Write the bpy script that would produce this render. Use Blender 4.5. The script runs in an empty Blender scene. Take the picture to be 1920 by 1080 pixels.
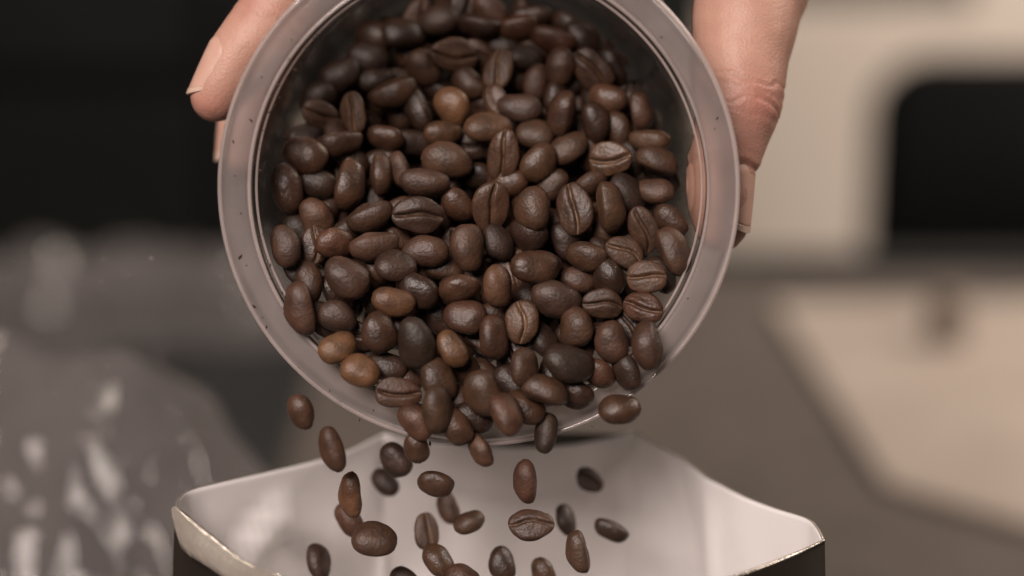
import bpy, bmesh, math, random
import numpy as np
from mathutils import Vector, Matrix, noise
rad = math.radians
scene = bpy.context.scene
COL = scene.collection
random.seed(7)

# ------------------------------------------------------------------ camera, world, light, exposure
PITCH = 16.0
FPX = 3733.0                                   # focal length in pixels of the 1920 px wide photograph
CAM = Vector((0.0, -0.44, 0.375))
FWD = Vector((0, math.cos(rad(PITCH)), -math.sin(rad(PITCH))))
UPV = Vector((0, math.sin(rad(PITCH)), math.cos(rad(PITCH))))
RGT = Vector((1, 0, 0))
cam_d = bpy.data.cameras.new('camera')
cam = bpy.data.objects.new('camera', cam_d); COL.objects.link(cam)
cam.location = CAM; cam.rotation_euler = (rad(90 - PITCH), 0, 0)
cam_d.sensor_width = 36; cam_d.lens = FPX / 1920 * 36
cam_d.clip_start = 0.01; cam_d.clip_end = 50
cam_d.dof.use_dof = True; cam_d.dof.focus_distance = 0.462; cam_d.dof.aperture_fstop = 3.7
scene.camera = cam

world = bpy.data.worlds.new('World'); scene.world = world; world.use_nodes = True
world.node_tree.nodes['Background'].inputs[0].default_value = (1.0, 0.93, 0.87, 1)
world.node_tree.nodes['Background'].inputs[1].default_value = 0.035

def area(name, loc, target, size, power, color):
    l = bpy.data.lights.new(name, 'AREA'); l.shape = 'RECTANGLE'; l.size = size[0]; l.size_y = size[1]
    l.energy = power; l.color = color
    o = bpy.data.objects.new(name, l); COL.objects.link(o); o.location = loc
    o.rotation_euler = (Vector(target) - Vector(loc)).to_track_quat('-Z', 'Y').to_euler()
    return o
area('key_light', (-0.42, -0.92, 1.06), (0, 0, 0.25), (0.66, 0.54), 26.5, (1.0, 0.865, 0.80))
area('window_light', (1.5, 0.75, 1.5), (0.75, 2.0, 0.2), (0.9, 0.9), 66.0, (1.0, 0.87, 0.76))
area('glint_light', (-0.35, 1.05, 1.5), (-0.2, 0.4, 0.05), (0.035, 0.035), 2.4, (1.0, 0.9, 0.83))  # unseen lamp added to put small glints on the plastic film

scene.render.engine = 'CYCLES'
scene.view_settings.view_transform = 'Standard'; scene.view_settings.look = 'None'
scene.view_settings.exposure = 0.0; scene.view_settings.gamma = 1.0
scene.cycles.transparent_max_bounces = 24
scene.cycles.max_bounces = 10
scene.cycles.caustics_reflective = False; scene.cycles.caustics_refractive = False

def P(u, v, d):
    """photo pixel + distance along the viewing axis -> world point"""
    return CAM + d * (FWD + RGT * ((u - 960) / FPX) - UPV * ((v - 540) / FPX))
def on_z(u, v, z):
    r = P(u, v, 1.0) - CAM
    return CAM + r * ((z - CAM.z) / r.z)
def on_y(u, v, y):
    r = P(u, v, 1.0) - CAM
    return CAM + r * ((y - CAM.y) / r.y)

# ------------------------------------------------------------------ materials
def mat(name):
    m = bpy.data.materials.new(name); m.use_nodes = True
    nt = m.node_tree; nt.nodes.clear()
    out = nt.nodes.new('ShaderNodeOutputMaterial')
    return m, nt, out
def N(nt, kind, **kw):
    n = nt.nodes.new(kind)
    for k, v in kw.items(): setattr(n, k, v)
    return n
def setin(n, **kw):
    for k, v in kw.items():
        n.inputs[k.replace('_', ' ')].default_value = v
def noise_ramp(nt, scale, c0, c1, p0=.35, p1=.65, detail=4, coord='Object'):
    tc = N(nt, 'ShaderNodeTexCoord'); nz = N(nt, 'ShaderNodeTexNoise'); rp = N(nt, 'ShaderNodeValToRGB')
    nz.inputs['Scale'].default_value = scale; nz.inputs['Detail'].default_value = detail
    rp.color_ramp.elements[0].position = p0; rp.color_ramp.elements[1].position = p1
    rp.color_ramp.elements[0].color = (*c0, 1); rp.color_ramp.elements[1].color = (*c1, 1)
    nt.links.new(tc.outputs[coord], nz.inputs['Vector']); nt.links.new(nz.outputs['Fac'], rp.inputs['Fac'])
    return rp, nz, tc
def simple(name, c0, c1=None, scale=20, rough=.6, metal=0, spec=.5, bump=0, bscale=200, coat=0, sss=0, coord='Object'):
    m, nt, out = mat(name); b = N(nt, 'ShaderNodeBsdfPrincipled')
    rp, nz, tc = noise_ramp(nt, scale, c0, c1 or c0, coord=coord)
    nt.links.new(rp.outputs['Color'], b.inputs['Base Color'])
    b.inputs['Roughness'].default_value = rough; b.inputs['Metallic'].default_value = metal
    b.inputs['Specular IOR Level'].default_value = spec; b.inputs['Coat Weight'].default_value = coat
    if sss:
        b.inputs['Subsurface Weight'].default_value = sss
        b.inputs['Subsurface Radius'].default_value = (1, .35, .2); b.inputs['Subsurface Scale'].default_value = .004
    if bump:
        n2 = N(nt, 'ShaderNodeTexNoise'); n2.inputs['Scale'].default_value = bscale; n2.inputs['Detail'].default_value = 5
        bp = N(nt, 'ShaderNodeBump'); bp.inputs['Strength'].default_value = bump; bp.inputs['Distance'].default_value = .001
        nt.links.new(tc.outputs[coord], n2.inputs['Vector']); nt.links.new(n2.outputs['Fac'], bp.inputs['Height'])
        nt.links.new(bp.outputs['Normal'], b.inputs['Normal'])
    nt.links.new(b.outputs[0], out.inputs[0])
    return m

def film(name, transp, diff, gloss_rough, diff_col, tint, fres_boost=1.0, bump=0, bscale=100, gmin=0.03, frost=0):
    """translucent sheet plastic: see-through + milky scatter + gloss by Fresnel"""
    m, nt, out = mat(name)
    t = N(nt, 'ShaderNodeBsdfTransparent'); t.inputs[0].default_value = (*tint, 1)
    if frost:
        rf = N(nt, 'ShaderNodeBsdfRefraction'); rf.inputs['Color'].default_value = (*tint, 1); rf.inputs['Roughness'].default_value = frost; rf.inputs['IOR'].default_value = 1.12
        mf_ = N(nt, 'ShaderNodeMixShader'); mf_.inputs[0].default_value = .72
        nt.links.new(t.outputs[0], mf_.inputs[1]); nt.links.new(rf.outputs[0], mf_.inputs[2]); t = mf_
    d = N(nt, 'ShaderNodeBsdfDiffuse'); d.inputs[0].default_value = (*diff_col, 1)
    tl = N(nt, 'ShaderNodeBsdfTranslucent'); tl.inputs[0].default_value = (*diff_col, 1)
    g = N(nt, 'ShaderNodeBsdfGlossy'); g.inputs['Roughness'].default_value = gloss_rough
    g.inputs['Color'].default_value = (1, 1, 1, 1)
    m1 = N(nt, 'ShaderNodeMixShader'); m1.inputs[0].default_value = .5
    nt.links.new(d.outputs[0], m1.inputs[1]); nt.links.new(tl.outputs[0], m1.inputs[2])
    m2 = N(nt, 'ShaderNodeMixShader'); m2.inputs[0].default_value = diff / (diff + transp)
    nt.links.new(t.outputs[0], m2.inputs[1]); nt.links.new(m1.outputs[0], m2.inputs[2])
    lw = N(nt, 'ShaderNodeLayerWeight'); lw.inputs['Blend'].default_value = .5
    pw = N(nt, 'ShaderNodeMath', operation='POWER'); pw.inputs[1].default_value = 5
    fr = N(nt, 'ShaderNodeMath', operation='MULTIPLY_ADD'); fr.inputs[1].default_value = .96; fr.inputs[2].default_value = .04
    nt.links.new(lw.outputs['Facing'], pw.inputs[0]); nt.links.new(pw.outputs[0], fr.inputs[0])
    ml = N(nt, 'ShaderNodeMath', operation='MULTIPLY_ADD'); ml.inputs[1].default_value = fres_boost; ml.inputs[2].default_value = gmin
    ml.use_clamp = True
    nt.links.new(fr.outputs[0], ml.inputs[0])
    m3 = N(nt, 'ShaderNodeMixShader')
    nt.links.new(ml.outputs[0], m3.inputs[0]); nt.links.new(m2.outputs[0], m3.inputs[1]); nt.links.new(g.outputs[0], m3.inputs[2])
    tc = N(nt, 'ShaderNodeTexCoord')
    if bump:
        n2 = N(nt, 'ShaderNodeTexNoise'); n2.inputs['Scale'].default_value = bscale; n2.inputs['Detail'].default_value = 4
        bp = N(nt, 'ShaderNodeBump'); bp.inputs['Strength'].default_value = bump; bp.inputs['Distance'].default_value = .001
        nt.links.new(tc.outputs['Object'], n2.inputs['Vector']); nt.links.new(n2.outputs['Fac'], bp.inputs['Height'])
        for s in (g, d): nt.links.new(bp.outputs['Normal'], s.inputs['Normal'])
    # scuffs: the milky share varies a little
    nz = N(nt, 'ShaderNodeTexNoise'); nz.inputs['Scale'].default_value = 90; nz.inputs['Detail'].default_value = 6
    mr = N(nt, 'ShaderNodeMapRange'); base = diff / (diff + transp)
    mr.inputs['From Min'].default_value = .3; mr.inputs['From Max'].default_value = .7
    mr.inputs['To Min'].default_value = base * .82; mr.inputs['To Max'].default_value = min(1, base * 1.18)
    nt.links.new(tc.outputs['Object'], nz.inputs['Vector']); nt.links.new(nz.outputs['Fac'], mr.inputs['Value'])
    nt.links.new(mr.outputs[0], m2.inputs[0])
    nt.links.new(m3.outputs[0], out.inputs[0])
    return m

def bean_material():
    m, nt, out = mat('roasted_bean'); b = N(nt, 'ShaderNodeBsdfPrincipled')
    oi = N(nt, 'ShaderNodeObjectInfo'); tc = N(nt, 'ShaderNodeTexCoord')
    nz = N(nt, 'ShaderNodeTexNoise'); nz.inputs['Scale'].default_value = 3.2; nz.inputs['Detail'].default_value = 6
    ad = N(nt, 'ShaderNodeVectorMath', operation='ADD')
    cb = N(nt, 'ShaderNodeCombineXYZ'); mu = N(nt, 'ShaderNodeMath', operation='MULTIPLY'); mu.inputs[1].default_value = 37
    nt.links.new(oi.outputs['Random'], mu.inputs[0]); nt.links.new(mu.outputs[0], cb.inputs[0])
    nt.links.new(tc.outputs['Object'], ad.inputs[0]); nt.links.new(cb.outputs[0], ad.inputs[1])
    nt.links.new(ad.outputs[0], nz.inputs['Vector'])
    mr = N(nt, 'ShaderNodeMapRange'); mr.inputs['From Min'].default_value = .3; mr.inputs['From Max'].default_value = .7
    mr.inputs['To Min'].default_value = .62; mr.inputs['To Max'].default_value = 1.3
    nt.links.new(nz.outputs['Fac'], mr.inputs['Value'])
    vm = N(nt, 'ShaderNodeVectorMath', operation='SCALE')
    nt.links.new(oi.outputs['Color'], vm.inputs[0]); nt.links.new(mr.outputs[0], vm.inputs['Scale'])
    # pale silverskin left in the crease of some beans
    at = N(nt, 'ShaderNodeAttribute', attribute_name='crease')
    st = N(nt, 'ShaderNodeTexNoise'); st.inputs['Scale'].default_value = 9; st.inputs['Detail'].default_value = 3
    mp = N(nt, 'ShaderNodeMapping'); mp.inputs['Scale'].default_value = (.35, 2.4, 1)
    nt.links.new(ad.outputs[0], mp.inputs[0]); nt.links.new(mp.outputs[0], st.inputs['Vector'])
    sr = N(nt, 'ShaderNodeMapRange'); sr.inputs['From Min'].default_value = .42; sr.inputs['From Max'].default_value = .62
    nt.links.new(st.outputs['Fac'], sr.inputs['Value'])
    k1 = N(nt, 'ShaderNodeMath', operation='MULTIPLY'); k2 = N(nt, 'ShaderNodeMath', operation='MULTIPLY')
    nt.links.new(at.outputs['Fac'], k1.inputs[0]); nt.links.new(sr.outputs[0], k1.inputs[1])
    nt.links.new(k1.outputs[0], k2.inputs[0]); nt.links.new(oi.outputs['Alpha'], k2.inputs[1])
    mx = N(nt, 'ShaderNodeMix', data_type='RGBA'); mx.inputs['B'].default_value = (.24, .15, .085, 1)
    nt.links.new(k2.outputs[0], mx.inputs['Factor']); nt.links.new(vm.outputs[0], mx.inputs['A'])
    nt.links.new(mx.outputs['Result'], b.inputs['Base Color'])
    b.inputs['Roughness'].default_value = .5; b.inputs['Specular IOR Level'].default_value = .46
    rr = N(nt, 'ShaderNodeMapRange'); rr.inputs['To Min'].default_value = .38; rr.inputs['To Max'].default_value = .56
    nt.links.new(oi.outputs['Random'], rr.inputs['Value']); nt.links.new(rr.outputs[0], b.inputs['Roughness'])
    n2 = N(nt, 'ShaderNodeTexNoise'); n2.inputs['Scale'].default_value = 14; n2.inputs['Detail'].default_value = 6
    bp = N(nt, 'ShaderNodeBump'); bp.inputs['Strength'].default_value = .22; bp.inputs['Distance'].default_value = .0012
    nt.links.new(ad.outputs[0], n2.inputs['Vector']); nt.links.new(n2.outputs['Fac'], bp.inputs['Height'])
    nt.links.new(bp.outputs['Normal'], b.inputs['Normal'])
    nt.links.new(b.outputs[0], out.inputs[0])
    return m

def skin_material():
    m, nt, out = mat('skin'); b = N(nt, 'ShaderNodeBsdfPrincipled')
    rp, nz, tc = noise_ramp(nt, 55, (.38, .205, .15), (.50, .295, .228), .3, .7, 7)
    at = N(nt, 'ShaderNodeAttribute', attribute_name='flush')
    mx = N(nt, 'ShaderNodeMix', data_type='RGBA'); mx.inputs['B'].default_value = (.37, .15, .115, 1)
    nt.links.new(at.outputs['Fac'], mx.inputs['Factor']); nt.links.new(rp.outputs['Color'], mx.inputs['A'])
    nt.links.new(mx.outputs['Result'], b.inputs['Base Color'])
    b.inputs['Roughness'].default_value = .5; b.inputs['Specular IOR Level'].default_value = .38
    b.inputs['Subsurface Weight'].default_value = .25; b.inputs['Subsurface Radius'].default_value = (1, .35, .18)
    b.inputs['Subsurface Scale'].default_value = .0035
    vo = N(nt, 'ShaderNodeTexVoronoi'); vo.inputs['Scale'].default_value = 1500
    n2 = N(nt, 'ShaderNodeTexNoise'); n2.inputs['Scale'].default_value = 420; n2.inputs['Detail'].default_value = 5
    sm = N(nt, 'ShaderNodeMath', operation='ADD')
    nt.links.new(tc.outputs['Object'], vo.inputs['Vector']); nt.links.new(tc.outputs['Object'], n2.inputs['Vector'])
    nt.links.new(vo.outputs['Distance'], sm.inputs[0]); nt.links.new(n2.outputs['Fac'], sm.inputs[1])
    bp = N(nt, 'ShaderNodeBump'); bp.inputs['Strength'].default_value = .2; bp.inputs['Distance'].default_value = .0004
    nt.links.new(sm.outputs[0], bp.inputs['Height']); nt.links.new(bp.outputs['Normal'], b.inputs['Normal'])
    nt.links.new(b.outputs[0], out.inputs[0])
    return m

M = {}
M['table'] = simple('table_laminate', (.10, .084, .073), (.125, .105, .092), 30, rough=.30, spec=.45, bump=.05, bscale=600)
M['trim'] = simple('black_rubber', (.012, .012, .012), (.018, .018, .017), 40, rough=.6)
M['wall'] = simple('dark_wall', (.07, .062, .055), (.085, .075, .066), 3, rough=.8)
M['panel'] = simple('white_panel_paint', (.62, .545, .475), (.68, .60, .525), 4, rough=.45)
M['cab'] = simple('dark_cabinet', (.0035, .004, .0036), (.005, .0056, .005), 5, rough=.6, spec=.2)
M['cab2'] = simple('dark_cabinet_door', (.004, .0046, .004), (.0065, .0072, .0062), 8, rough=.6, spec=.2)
M['steel'] = simple('grey_steel', (.16, .16, .155), (.2, .2, .195), 30, rough=.35, metal=.8)
M['leather'] = simple('black_upholstery', (.004, .004, .004), (.006, .006, .006), 60, rough=.85, spec=.1, bump=.2, bscale=150)
M['board'] = simple('pale_wood', (.40, .335, .285), (.46, .39, .335), 14, rough=.3, spec=.5, bump=.05)
M['reflect_dark'] = simple('dark_reflection', (.15, .115, .09), None, 20, rough=.7)  # dark tone of a reflection, put into colour
M['film'] = film('clear_film', .62, .27, .07, (.40, .365, .36), (.9, .88, .87), .30, gmin=.004)
M['cup_wall'] = film('cup_clear_wall', .965, .012, .10, (.62, .56, .52), (.93, .92, .91), .5, bump=.05, bscale=60, gmin=0)
M['cup_rim'] = film('cup_frosted_rim', .72, .28, .18, (.81, .71, .69), (.97, .95, .94), .8, bump=.04, bscale=700, frost=.5)
M['cup_bead'] = film('cup_bead', .45, .40, .07, (.84, .73, .70), (.97, .95, .94), 1.1, gmin=.02)
M['bean'] = bean_material()
M['skin'] = skin_material()
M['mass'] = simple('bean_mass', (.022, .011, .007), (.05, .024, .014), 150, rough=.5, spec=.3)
M['nail'] = simple('nail', (.49, .275, .212), (.55, .33, .26), 120, rough=.46, spec=.4, coat=0, sss=.2)
M['nail_tip'] = simple('nail_tip', (.53, .36, .285), (.59, .42, .335), 200, rough=.35, spec=.5, sss=.15)
M['lining'] = simple('foil_lining', (.84, .80, .785), (.88, .845, .83), 12, rough=.32, metal=.15, spec=.45, bump=.35, bscale=55)
M['foil_out'] = simple('dark_foil', (.016, .013, .011), (.03, .022, .017), 25, rough=.22, metal=.25, spec=.6, bump=.15, bscale=40)
M['foil_edge'] = simple('gold_foil', (.60, .53, .45), (.72, .65, .56), 60, rough=.24, metal=.65, bump=.6, bscale=260)
M['crumb'] = simple('coffee_crumb', (.02, .011, .007), (.05, .026, .016), 500, rough=.7)

# ------------------------------------------------------------------ object helpers
def tag(o, label=None, cat=None, group=None, kind=None):
    if label: o['label'] = label
    if cat: o['category'] = cat
    if group: o['group'] = group
    if kind: o['kind'] = kind
    return o
def empty(name, loc=(0, 0, 0)):
    o = bpy.data.objects.new(name, None); COL.objects.link(o); o.location = loc; o.empty_display_size = .01
    return o
def mesh_obj(name, verts, faces, m, parent=None, smooth=True, mats=None, fm=None):
    me = bpy.data.meshes.new(name); me.from_pydata([tuple(v) for v in verts], [], faces)
    for q in (mats or [m]): me.materials.append(q)
    if fm: me.polygons.foreach_set('material_index', fm)
    if smooth: me.polygons.foreach_set('use_smooth', [True] * len(me.polygons))
    me.update()
    o = bpy.data.objects.new(name, me); COL.objects.link(o)
    if parent:
        o.parent = parent
        o.matrix_parent_inverse = Matrix.Identity(4)
        # verts are given in world space: bring them into the parent's space
        me.transform(parent_matrix(parent).inverted())
    return o
def parent_matrix(p):
    m = p.matrix_basis.copy()
    while p.parent:
        p = p.parent; m = p.matrix_basis @ m
    return m
def box_bm(lo, hi, bevel=0, seg=2):
    bm = bmesh.new(); bmesh.ops.create_cube(bm, size=1)
    for v in bm.verts:
        for k in range(3): v.co[k] = lo[k] + (v.co[k] + .5) * (hi[k] - lo[k])
    if bevel: bmesh.ops.bevel(bm, geom=bm.edges[:], offset=bevel, segments=seg, affect='EDGES', profile=.5)
    return bm
def bm_obj(name, bm, m, parent=None, smooth=False):
    bm.normal_update()
    vs = [v.co.copy() for v in bm.verts]; bm.verts.index_update()
    fs = [[v.index for v in f.verts] for f in bm.faces]; bm.free()
    return mesh_obj(name, vs, fs, m, parent, smooth)
def box(name, lo, hi, m, parent=None, bevel=.002):
    return bm_obj(name, box_bm(lo, hi, bevel), m, parent)
def lathe(name, prof, m, parent, mat4, seg=160, closed=False):
    vs, fs = [], []; n = len(prof)
    for i in range(seg):
        a = 2 * math.pi * i / seg
        for r, t in prof: vs.append(mat4 @ Vector((r * math.cos(a), r * math.sin(a), t)))
    for i in range(seg):
        j = (i + 1) % seg
        for k in range(n if closed else n - 1):
            k2 = (k + 1) % n
            fs.append((i * n + k, i * n + k2, j * n + k2, j * n + k))
    return mesh_obj(name, vs, fs, m, parent)

# ------------------------------------------------------------------ setting: table, wall
far_y = on_z(1520, 508, 0.0).y
t = box('table', (-1.3, -.35, -.035), (1.5, far_y - .004, 0.0), M['table'], bevel=.003); tag(t, kind='structure')
box('edge_trim', (-1.3, far_y - .003, -.045), (1.5, far_y + .02, .010), M['trim'], t, bevel=.004)
w = box('wall', (-3.2, 2.32, -.8), (3.2, 2.4, 3.2), M['wall'], bevel=0); tag(w, kind='structure')
fl = box('floor', (-3.2, -1.2, -.83), (3.2, 2.315, -.8), M['wall'], bevel=0); tag(fl, kind='structure')

# white wall panels behind the table, dark joint between them
YW = 2.28
def px_box(name, u0, v0, u1, v1, y, th, m, parent=None, bevel=.004):
    a = on_y(u0, v0, y); b = on_y(u1, v1, y)
    return box(name, (min(a.x, b.x), y, min(a.z, b.z)), (max(a.x, b.x), y + th, max(a.z, b.z)), m, parent, bevel)
p1 = px_box('wall_panel', 1295, 12, 1783, 820, YW, .03, M['panel'])
tag(p1, 'pale white wall panel beside the thumb, left of the dark joint', 'wall panel', 'white wall panels')
p2 = px_box('wall_panel', 1846, -330, 2500, 820, YW, .03, M['panel'])
tag(p2, 'tall white wall panel rising behind the black chair, beyond the dark joint', 'wall panel', 'white wall panels')

# dark cabinet filling the left background
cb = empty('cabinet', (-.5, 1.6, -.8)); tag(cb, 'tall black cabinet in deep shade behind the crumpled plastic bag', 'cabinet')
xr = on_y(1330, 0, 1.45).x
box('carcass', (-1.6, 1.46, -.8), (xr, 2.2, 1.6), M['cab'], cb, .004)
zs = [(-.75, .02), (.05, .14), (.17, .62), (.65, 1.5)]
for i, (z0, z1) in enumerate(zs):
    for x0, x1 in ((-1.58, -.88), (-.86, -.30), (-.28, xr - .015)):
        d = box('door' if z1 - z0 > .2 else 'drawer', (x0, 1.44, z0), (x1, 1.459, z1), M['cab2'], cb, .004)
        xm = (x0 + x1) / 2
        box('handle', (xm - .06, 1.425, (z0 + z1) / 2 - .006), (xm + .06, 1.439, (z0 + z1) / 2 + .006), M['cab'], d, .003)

# black chair behind the table (rounded backrest)
def rounded_slab(u0, v0, u1, v1, y, th, r):
    a = on_y(u0, v0, y); b = on_y(u1, v1, y); x0, x1, z0, z1 = a.x, b.x, b.z, a.z
    out = []
    for cx, cz, a0 in ((x1 - r, z1 - r, 0), (x0 + r, z1 - r, 90), (x0 + r, z0 + r, 180), (x1 - r, z0 + r, 270)):
        for k in range(9):
            an = rad(a0 + k * 90 / 8); out.append((cx + r * math.cos(an), cz + r * math.sin(an)))
    cx, cz = (x0 + x1) / 2, (z0 + z1) / 2
    rings = [(.90, -.012), (.97, -.006), (1, .004), (1, th - .01), (.97, th), (.9, th + .004)]
    vs, fs = [], []; n = len(out)
    for s, dy in rings:
        for x, z in out:
            k = 1 - (1 - s) * .35
            vs.append(Vector((cx + (x - cx) * k, y + dy + ((x - cx) ** 2) * .6, cz + (z - cz) * k)))
    for i in range(len(rings) - 1):
        for j in range(n): fs.append((i * n + j, i * n + (j + 1) % n, (i + 1) * n + (j + 1) % n, (i + 1) * n + j))
    fs.append(list(range(n))[::-1]); fs.append([(len(rings) - 1) * n + j for j in range(n)])
    return vs, fs, (x0, x1, z0, z1)
cy = 1.36
vs, fs, (bx0, bx1, bz0, bz1) = rounded_slab(1655, 118, 2300, 640, cy, .045, .06)
chr_ = empty('office_chair', ((bx0 + bx1) / 2, cy + .2, -.8)); tag(chr_, 'black upholstered chair with rounded backrest standing behind the table', 'chair')
mesh_obj('backrest', vs, fs, M['leather'], chr_)
cxm = (bx0 + bx1) / 2
box('backrest_bar', (cxm - .03, cy + .052, -.36), (cxm + .03, cy + .075, bz0 + .12), M['trim'], chr_, .004)
bm_obj('seat', box_bm((bx0 - .08, cy + .02, -.42), (bx1 + .08, cy + .46, -.35), .03, 4), M['leather'], chr_, True)
lathe('post', [(.025, 0), (.025, .32)], M['steel'], chr_, Matrix.Translation((cxm, cy + .25, -.74)), 24)
for k in range(5):
    an = k * 2 * math.pi / 5
    mt = Matrix.Translation((cxm, cy + .25, -.74)) @ Matrix.Rotation(an, 4, 'Z')
    bm = box_bm((.0, -.02, -.02), (.28, .02, .015), .005); bmesh.ops.transform(bm, matrix=mt, verts=bm.verts)
    bm_obj('leg', bm, M['trim'], chr_)

# pale board lying on the table at the back right
bz = .005
crn = [on_z(*q, bz) for q in ((1448, 566), (2150, 556), (2250, 1075), (1662, 905))]
brd = empty('cutting_board', (sum(c.x for c in crn) / 4, sum(c.y for c in crn) / 4, 0))
tag(brd, 'pale beige wooden board lying on the table in front of the black chair', 'board')
vs = [Vector((c.x, c.y, .001)) for c in crn] + [c.copy() for c in crn]
bm = bmesh.new(); bv = [bm.verts.new(v) for v in vs]
for f in ((3, 2, 1, 0), (4, 5, 6, 7), (0, 1, 5, 4), (1, 2, 6, 5), (2, 3, 7, 6), (3, 0, 4, 7)): bm.faces.new([bv[i] for i in f])
bmesh.ops.recalc_face_normals(bm, faces=bm.faces); bmesh.ops.bevel(bm, geom=bm.edges[:], offset=.0012, segments=2, affect='EDGES')
bm_obj('board', bm, M['board'], brd)
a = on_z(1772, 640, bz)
lathe('joint_reflection', [(.0, .034), (.008, .034), (.011, .030), (.012, .0)], M['reflect_dark'], brd, Matrix.Translation((a.x, a.y, bz - .001)), 24)  # dark nub stands in for the wall joint's reflection in the board

# ------------------------------------------------------------------ clear plastic bag, crumpled, at the left
def crumple_bag():
    rg = random.Random(5)
    nx, ny = 250, 360
    x0, x1, y0, y1 = -.46, -.02, .05, .89
    X, Y = np.meshgrid(np.linspace(x0, x1, nx + 1), np.linspace(y0, y1, ny + 1))
    nf = lambda sc_, o: np.array([noise.noise(Vector((x * sc_ + o, y * sc_ * .8, o))) for x, y in zip(X.ravel(), Y.ravel())]).reshape(X.shape)
    n1 = nf(9, 1.3); n2 = nf(9, 7.7); n3 = nf(22, 3.1); n4 = nf(55, 4.4); n5 = nf(130, 6.1)
    PX = X + .016 * n1; PY = Y + .02 * n2
    fx = np.clip((-.052 - PX) / .075, 0, 1)
    near = .172 * np.sin(fx * math.pi / 2) ** .8 * np.exp(-(np.abs(PY - .19) / .095) ** 2.6) * (1 + 1.2 * np.maximum(0, -.15 - PX))
    gx = np.clip((-.115 - PX) / .06, 0, 1)
    ridge = .056 * gx ** .5 * np.exp(-(np.abs(PY - .755 - .25 * (PX + .25)) / .06) ** 2.2)
    mid = .06 * np.clip((-.20 - PX) / .06, 0, 1) * np.exp(-(np.abs(PY - .45) / .2) ** 2)
    Z = np.maximum(np.maximum(near, ridge), mid)
    keep = (Z > .012 + .008 * n1).ravel()
    amp = np.clip(Z / .05, 0, 1)
    Z += amp * (.013 * n3 + .004 * n4 + .0026 * n5)
    Z += amp * (.012 * (1 - np.abs(nf(13, 2.2))) ** 4 - .004)
    # long folds and short sharp creases in the film
    for k in range(80):
        cx, cy_ = rg.uniform(-.30, -.06), rg.uniform(.08, .34) if k % 3 else rg.uniform(.66, .84)
        an = rg.uniform(0, math.pi); ln = rg.uniform(.012, .05); wd = rg.uniform(.0016, .0034); hh = rg.uniform(.0015, .0045) * (1 if rg.random() < .75 else -1)
        dx, dy = X - cx, Y - cy_
        sl = dx * math.cos(an) + dy * math.sin(an); sp = -dx * math.sin(an) + dy * math.cos(an) + 6 * sl * sl * rg.uniform(-1, 1)
        Z += amp * hh * np.exp(-(sp / wd) ** 2) * np.exp(-(sl / ln) ** 4)
    I, J = np.meshgrid(np.arange(nx + 1), np.arange(ny + 1))
    e = np.clip(np.minimum(np.minimum(I, nx - I), np.minimum(J, ny - J)) / 14, 0, 1)
    Z = np.maximum(Z * e - .010, 0) + .009 + .001 * n4
    vs = np.stack([X + .004 * n3, Y, Z], -1).reshape(-1, 3)
    fs = [(j * (nx + 1) + i, j * (nx + 1) + i + 1, (j + 1) * (nx + 1) + i + 1, (j + 1) * (nx + 1) + i) for j in range(ny) for i in range(nx)]
    fs = [f for f in fs if all(keep[k] for k in f)]
    used = np.zeros(len(vs), int); used[np.unique(np.array(fs))] = 1; new = np.cumsum(used) - 1
    fs = [tuple(int(new[k]) for k in f) for f in fs]; vs = vs[used == 1]
    return vs, fs
mtb = box('mat', (-.62, .02, .0005), (-.118, .86, .0055), M['trim'], bevel=.002)  # made-up sheet, added so the table reads dark around the plastic bag
tag(mtb, 'flat dark sheet added to darken the table under the crumpled plastic bag', 'mat')
vs, fs = crumple_bag()
bg = mesh_obj('plastic_bag', vs, fs, M['film'])
tag(bg, 'crumpled clear plastic bag with shiny creases lying on the table', 'plastic bag')

# ------------------------------------------------------------------ the plastic cup
CUP_T = 6.0
RIMC = P(898, 360, .453)
ez = Vector((0, math.cos(rad(CUP_T)), -math.sin(rad(CUP_T)))); ex = Vector((1, 0, 0)); ey = ez.cross(ex)
CUPM = Matrix(((ex.x, ey.x, ez.x, RIMC.x), (ex.y, ey.y, ez.y, RIMC.y), (ex.z, ey.z, ez.z, RIMC.z), (0, 0, 0, 1)))
CUPI = CUPM.inverted()
cm = .01015
R_IN = 4.97
def wall_r(t): return (R_IN - .075 * t)            # inner radius (cm) at depth t (cm)
DEPTH = 8.2
cup = empty('plastic_cup'); cup.matrix_basis = CUPM
tag(cup, 'round frosted plastic cup tipped forward, full of coffee beans, held by a hand', 'cup')
def sc(pr): return [(r * cm, t * cm) for r, t in pr]
rim_prof = sc([(5.10, .20), (5.13, .06), (5.17, .0), (5.30, -.03), (5.55, -.045), (5.70, -.03), (5.735, -.05), (5.80, -.05), (5.845, .0), (5.86, .07),
               (5.85, .75), (5.80, .80), (5.74, .74), (5.74, .16), (5.60, .11), (5.30, .12), (5.22, .16), (5.20, .26)])
lathe('rim', rim_prof, M['cup_rim'], cup, CUPM, 200, True)
for nm, rr_, tt_, tr in (('bead', 5.80, -.03, .055), ('inner_lip', 5.15, .0, .040), ('lid_seat', 5.02, .24, .030)):
    lathe(nm, sc([(rr_ + tr * math.cos(a), tt_ + tr * math.sin(a)) for a in np.linspace(0, 2 * math.pi, 10, endpoint=False)]), M['cup_bead'], cup, CUPM, 200, True)
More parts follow.
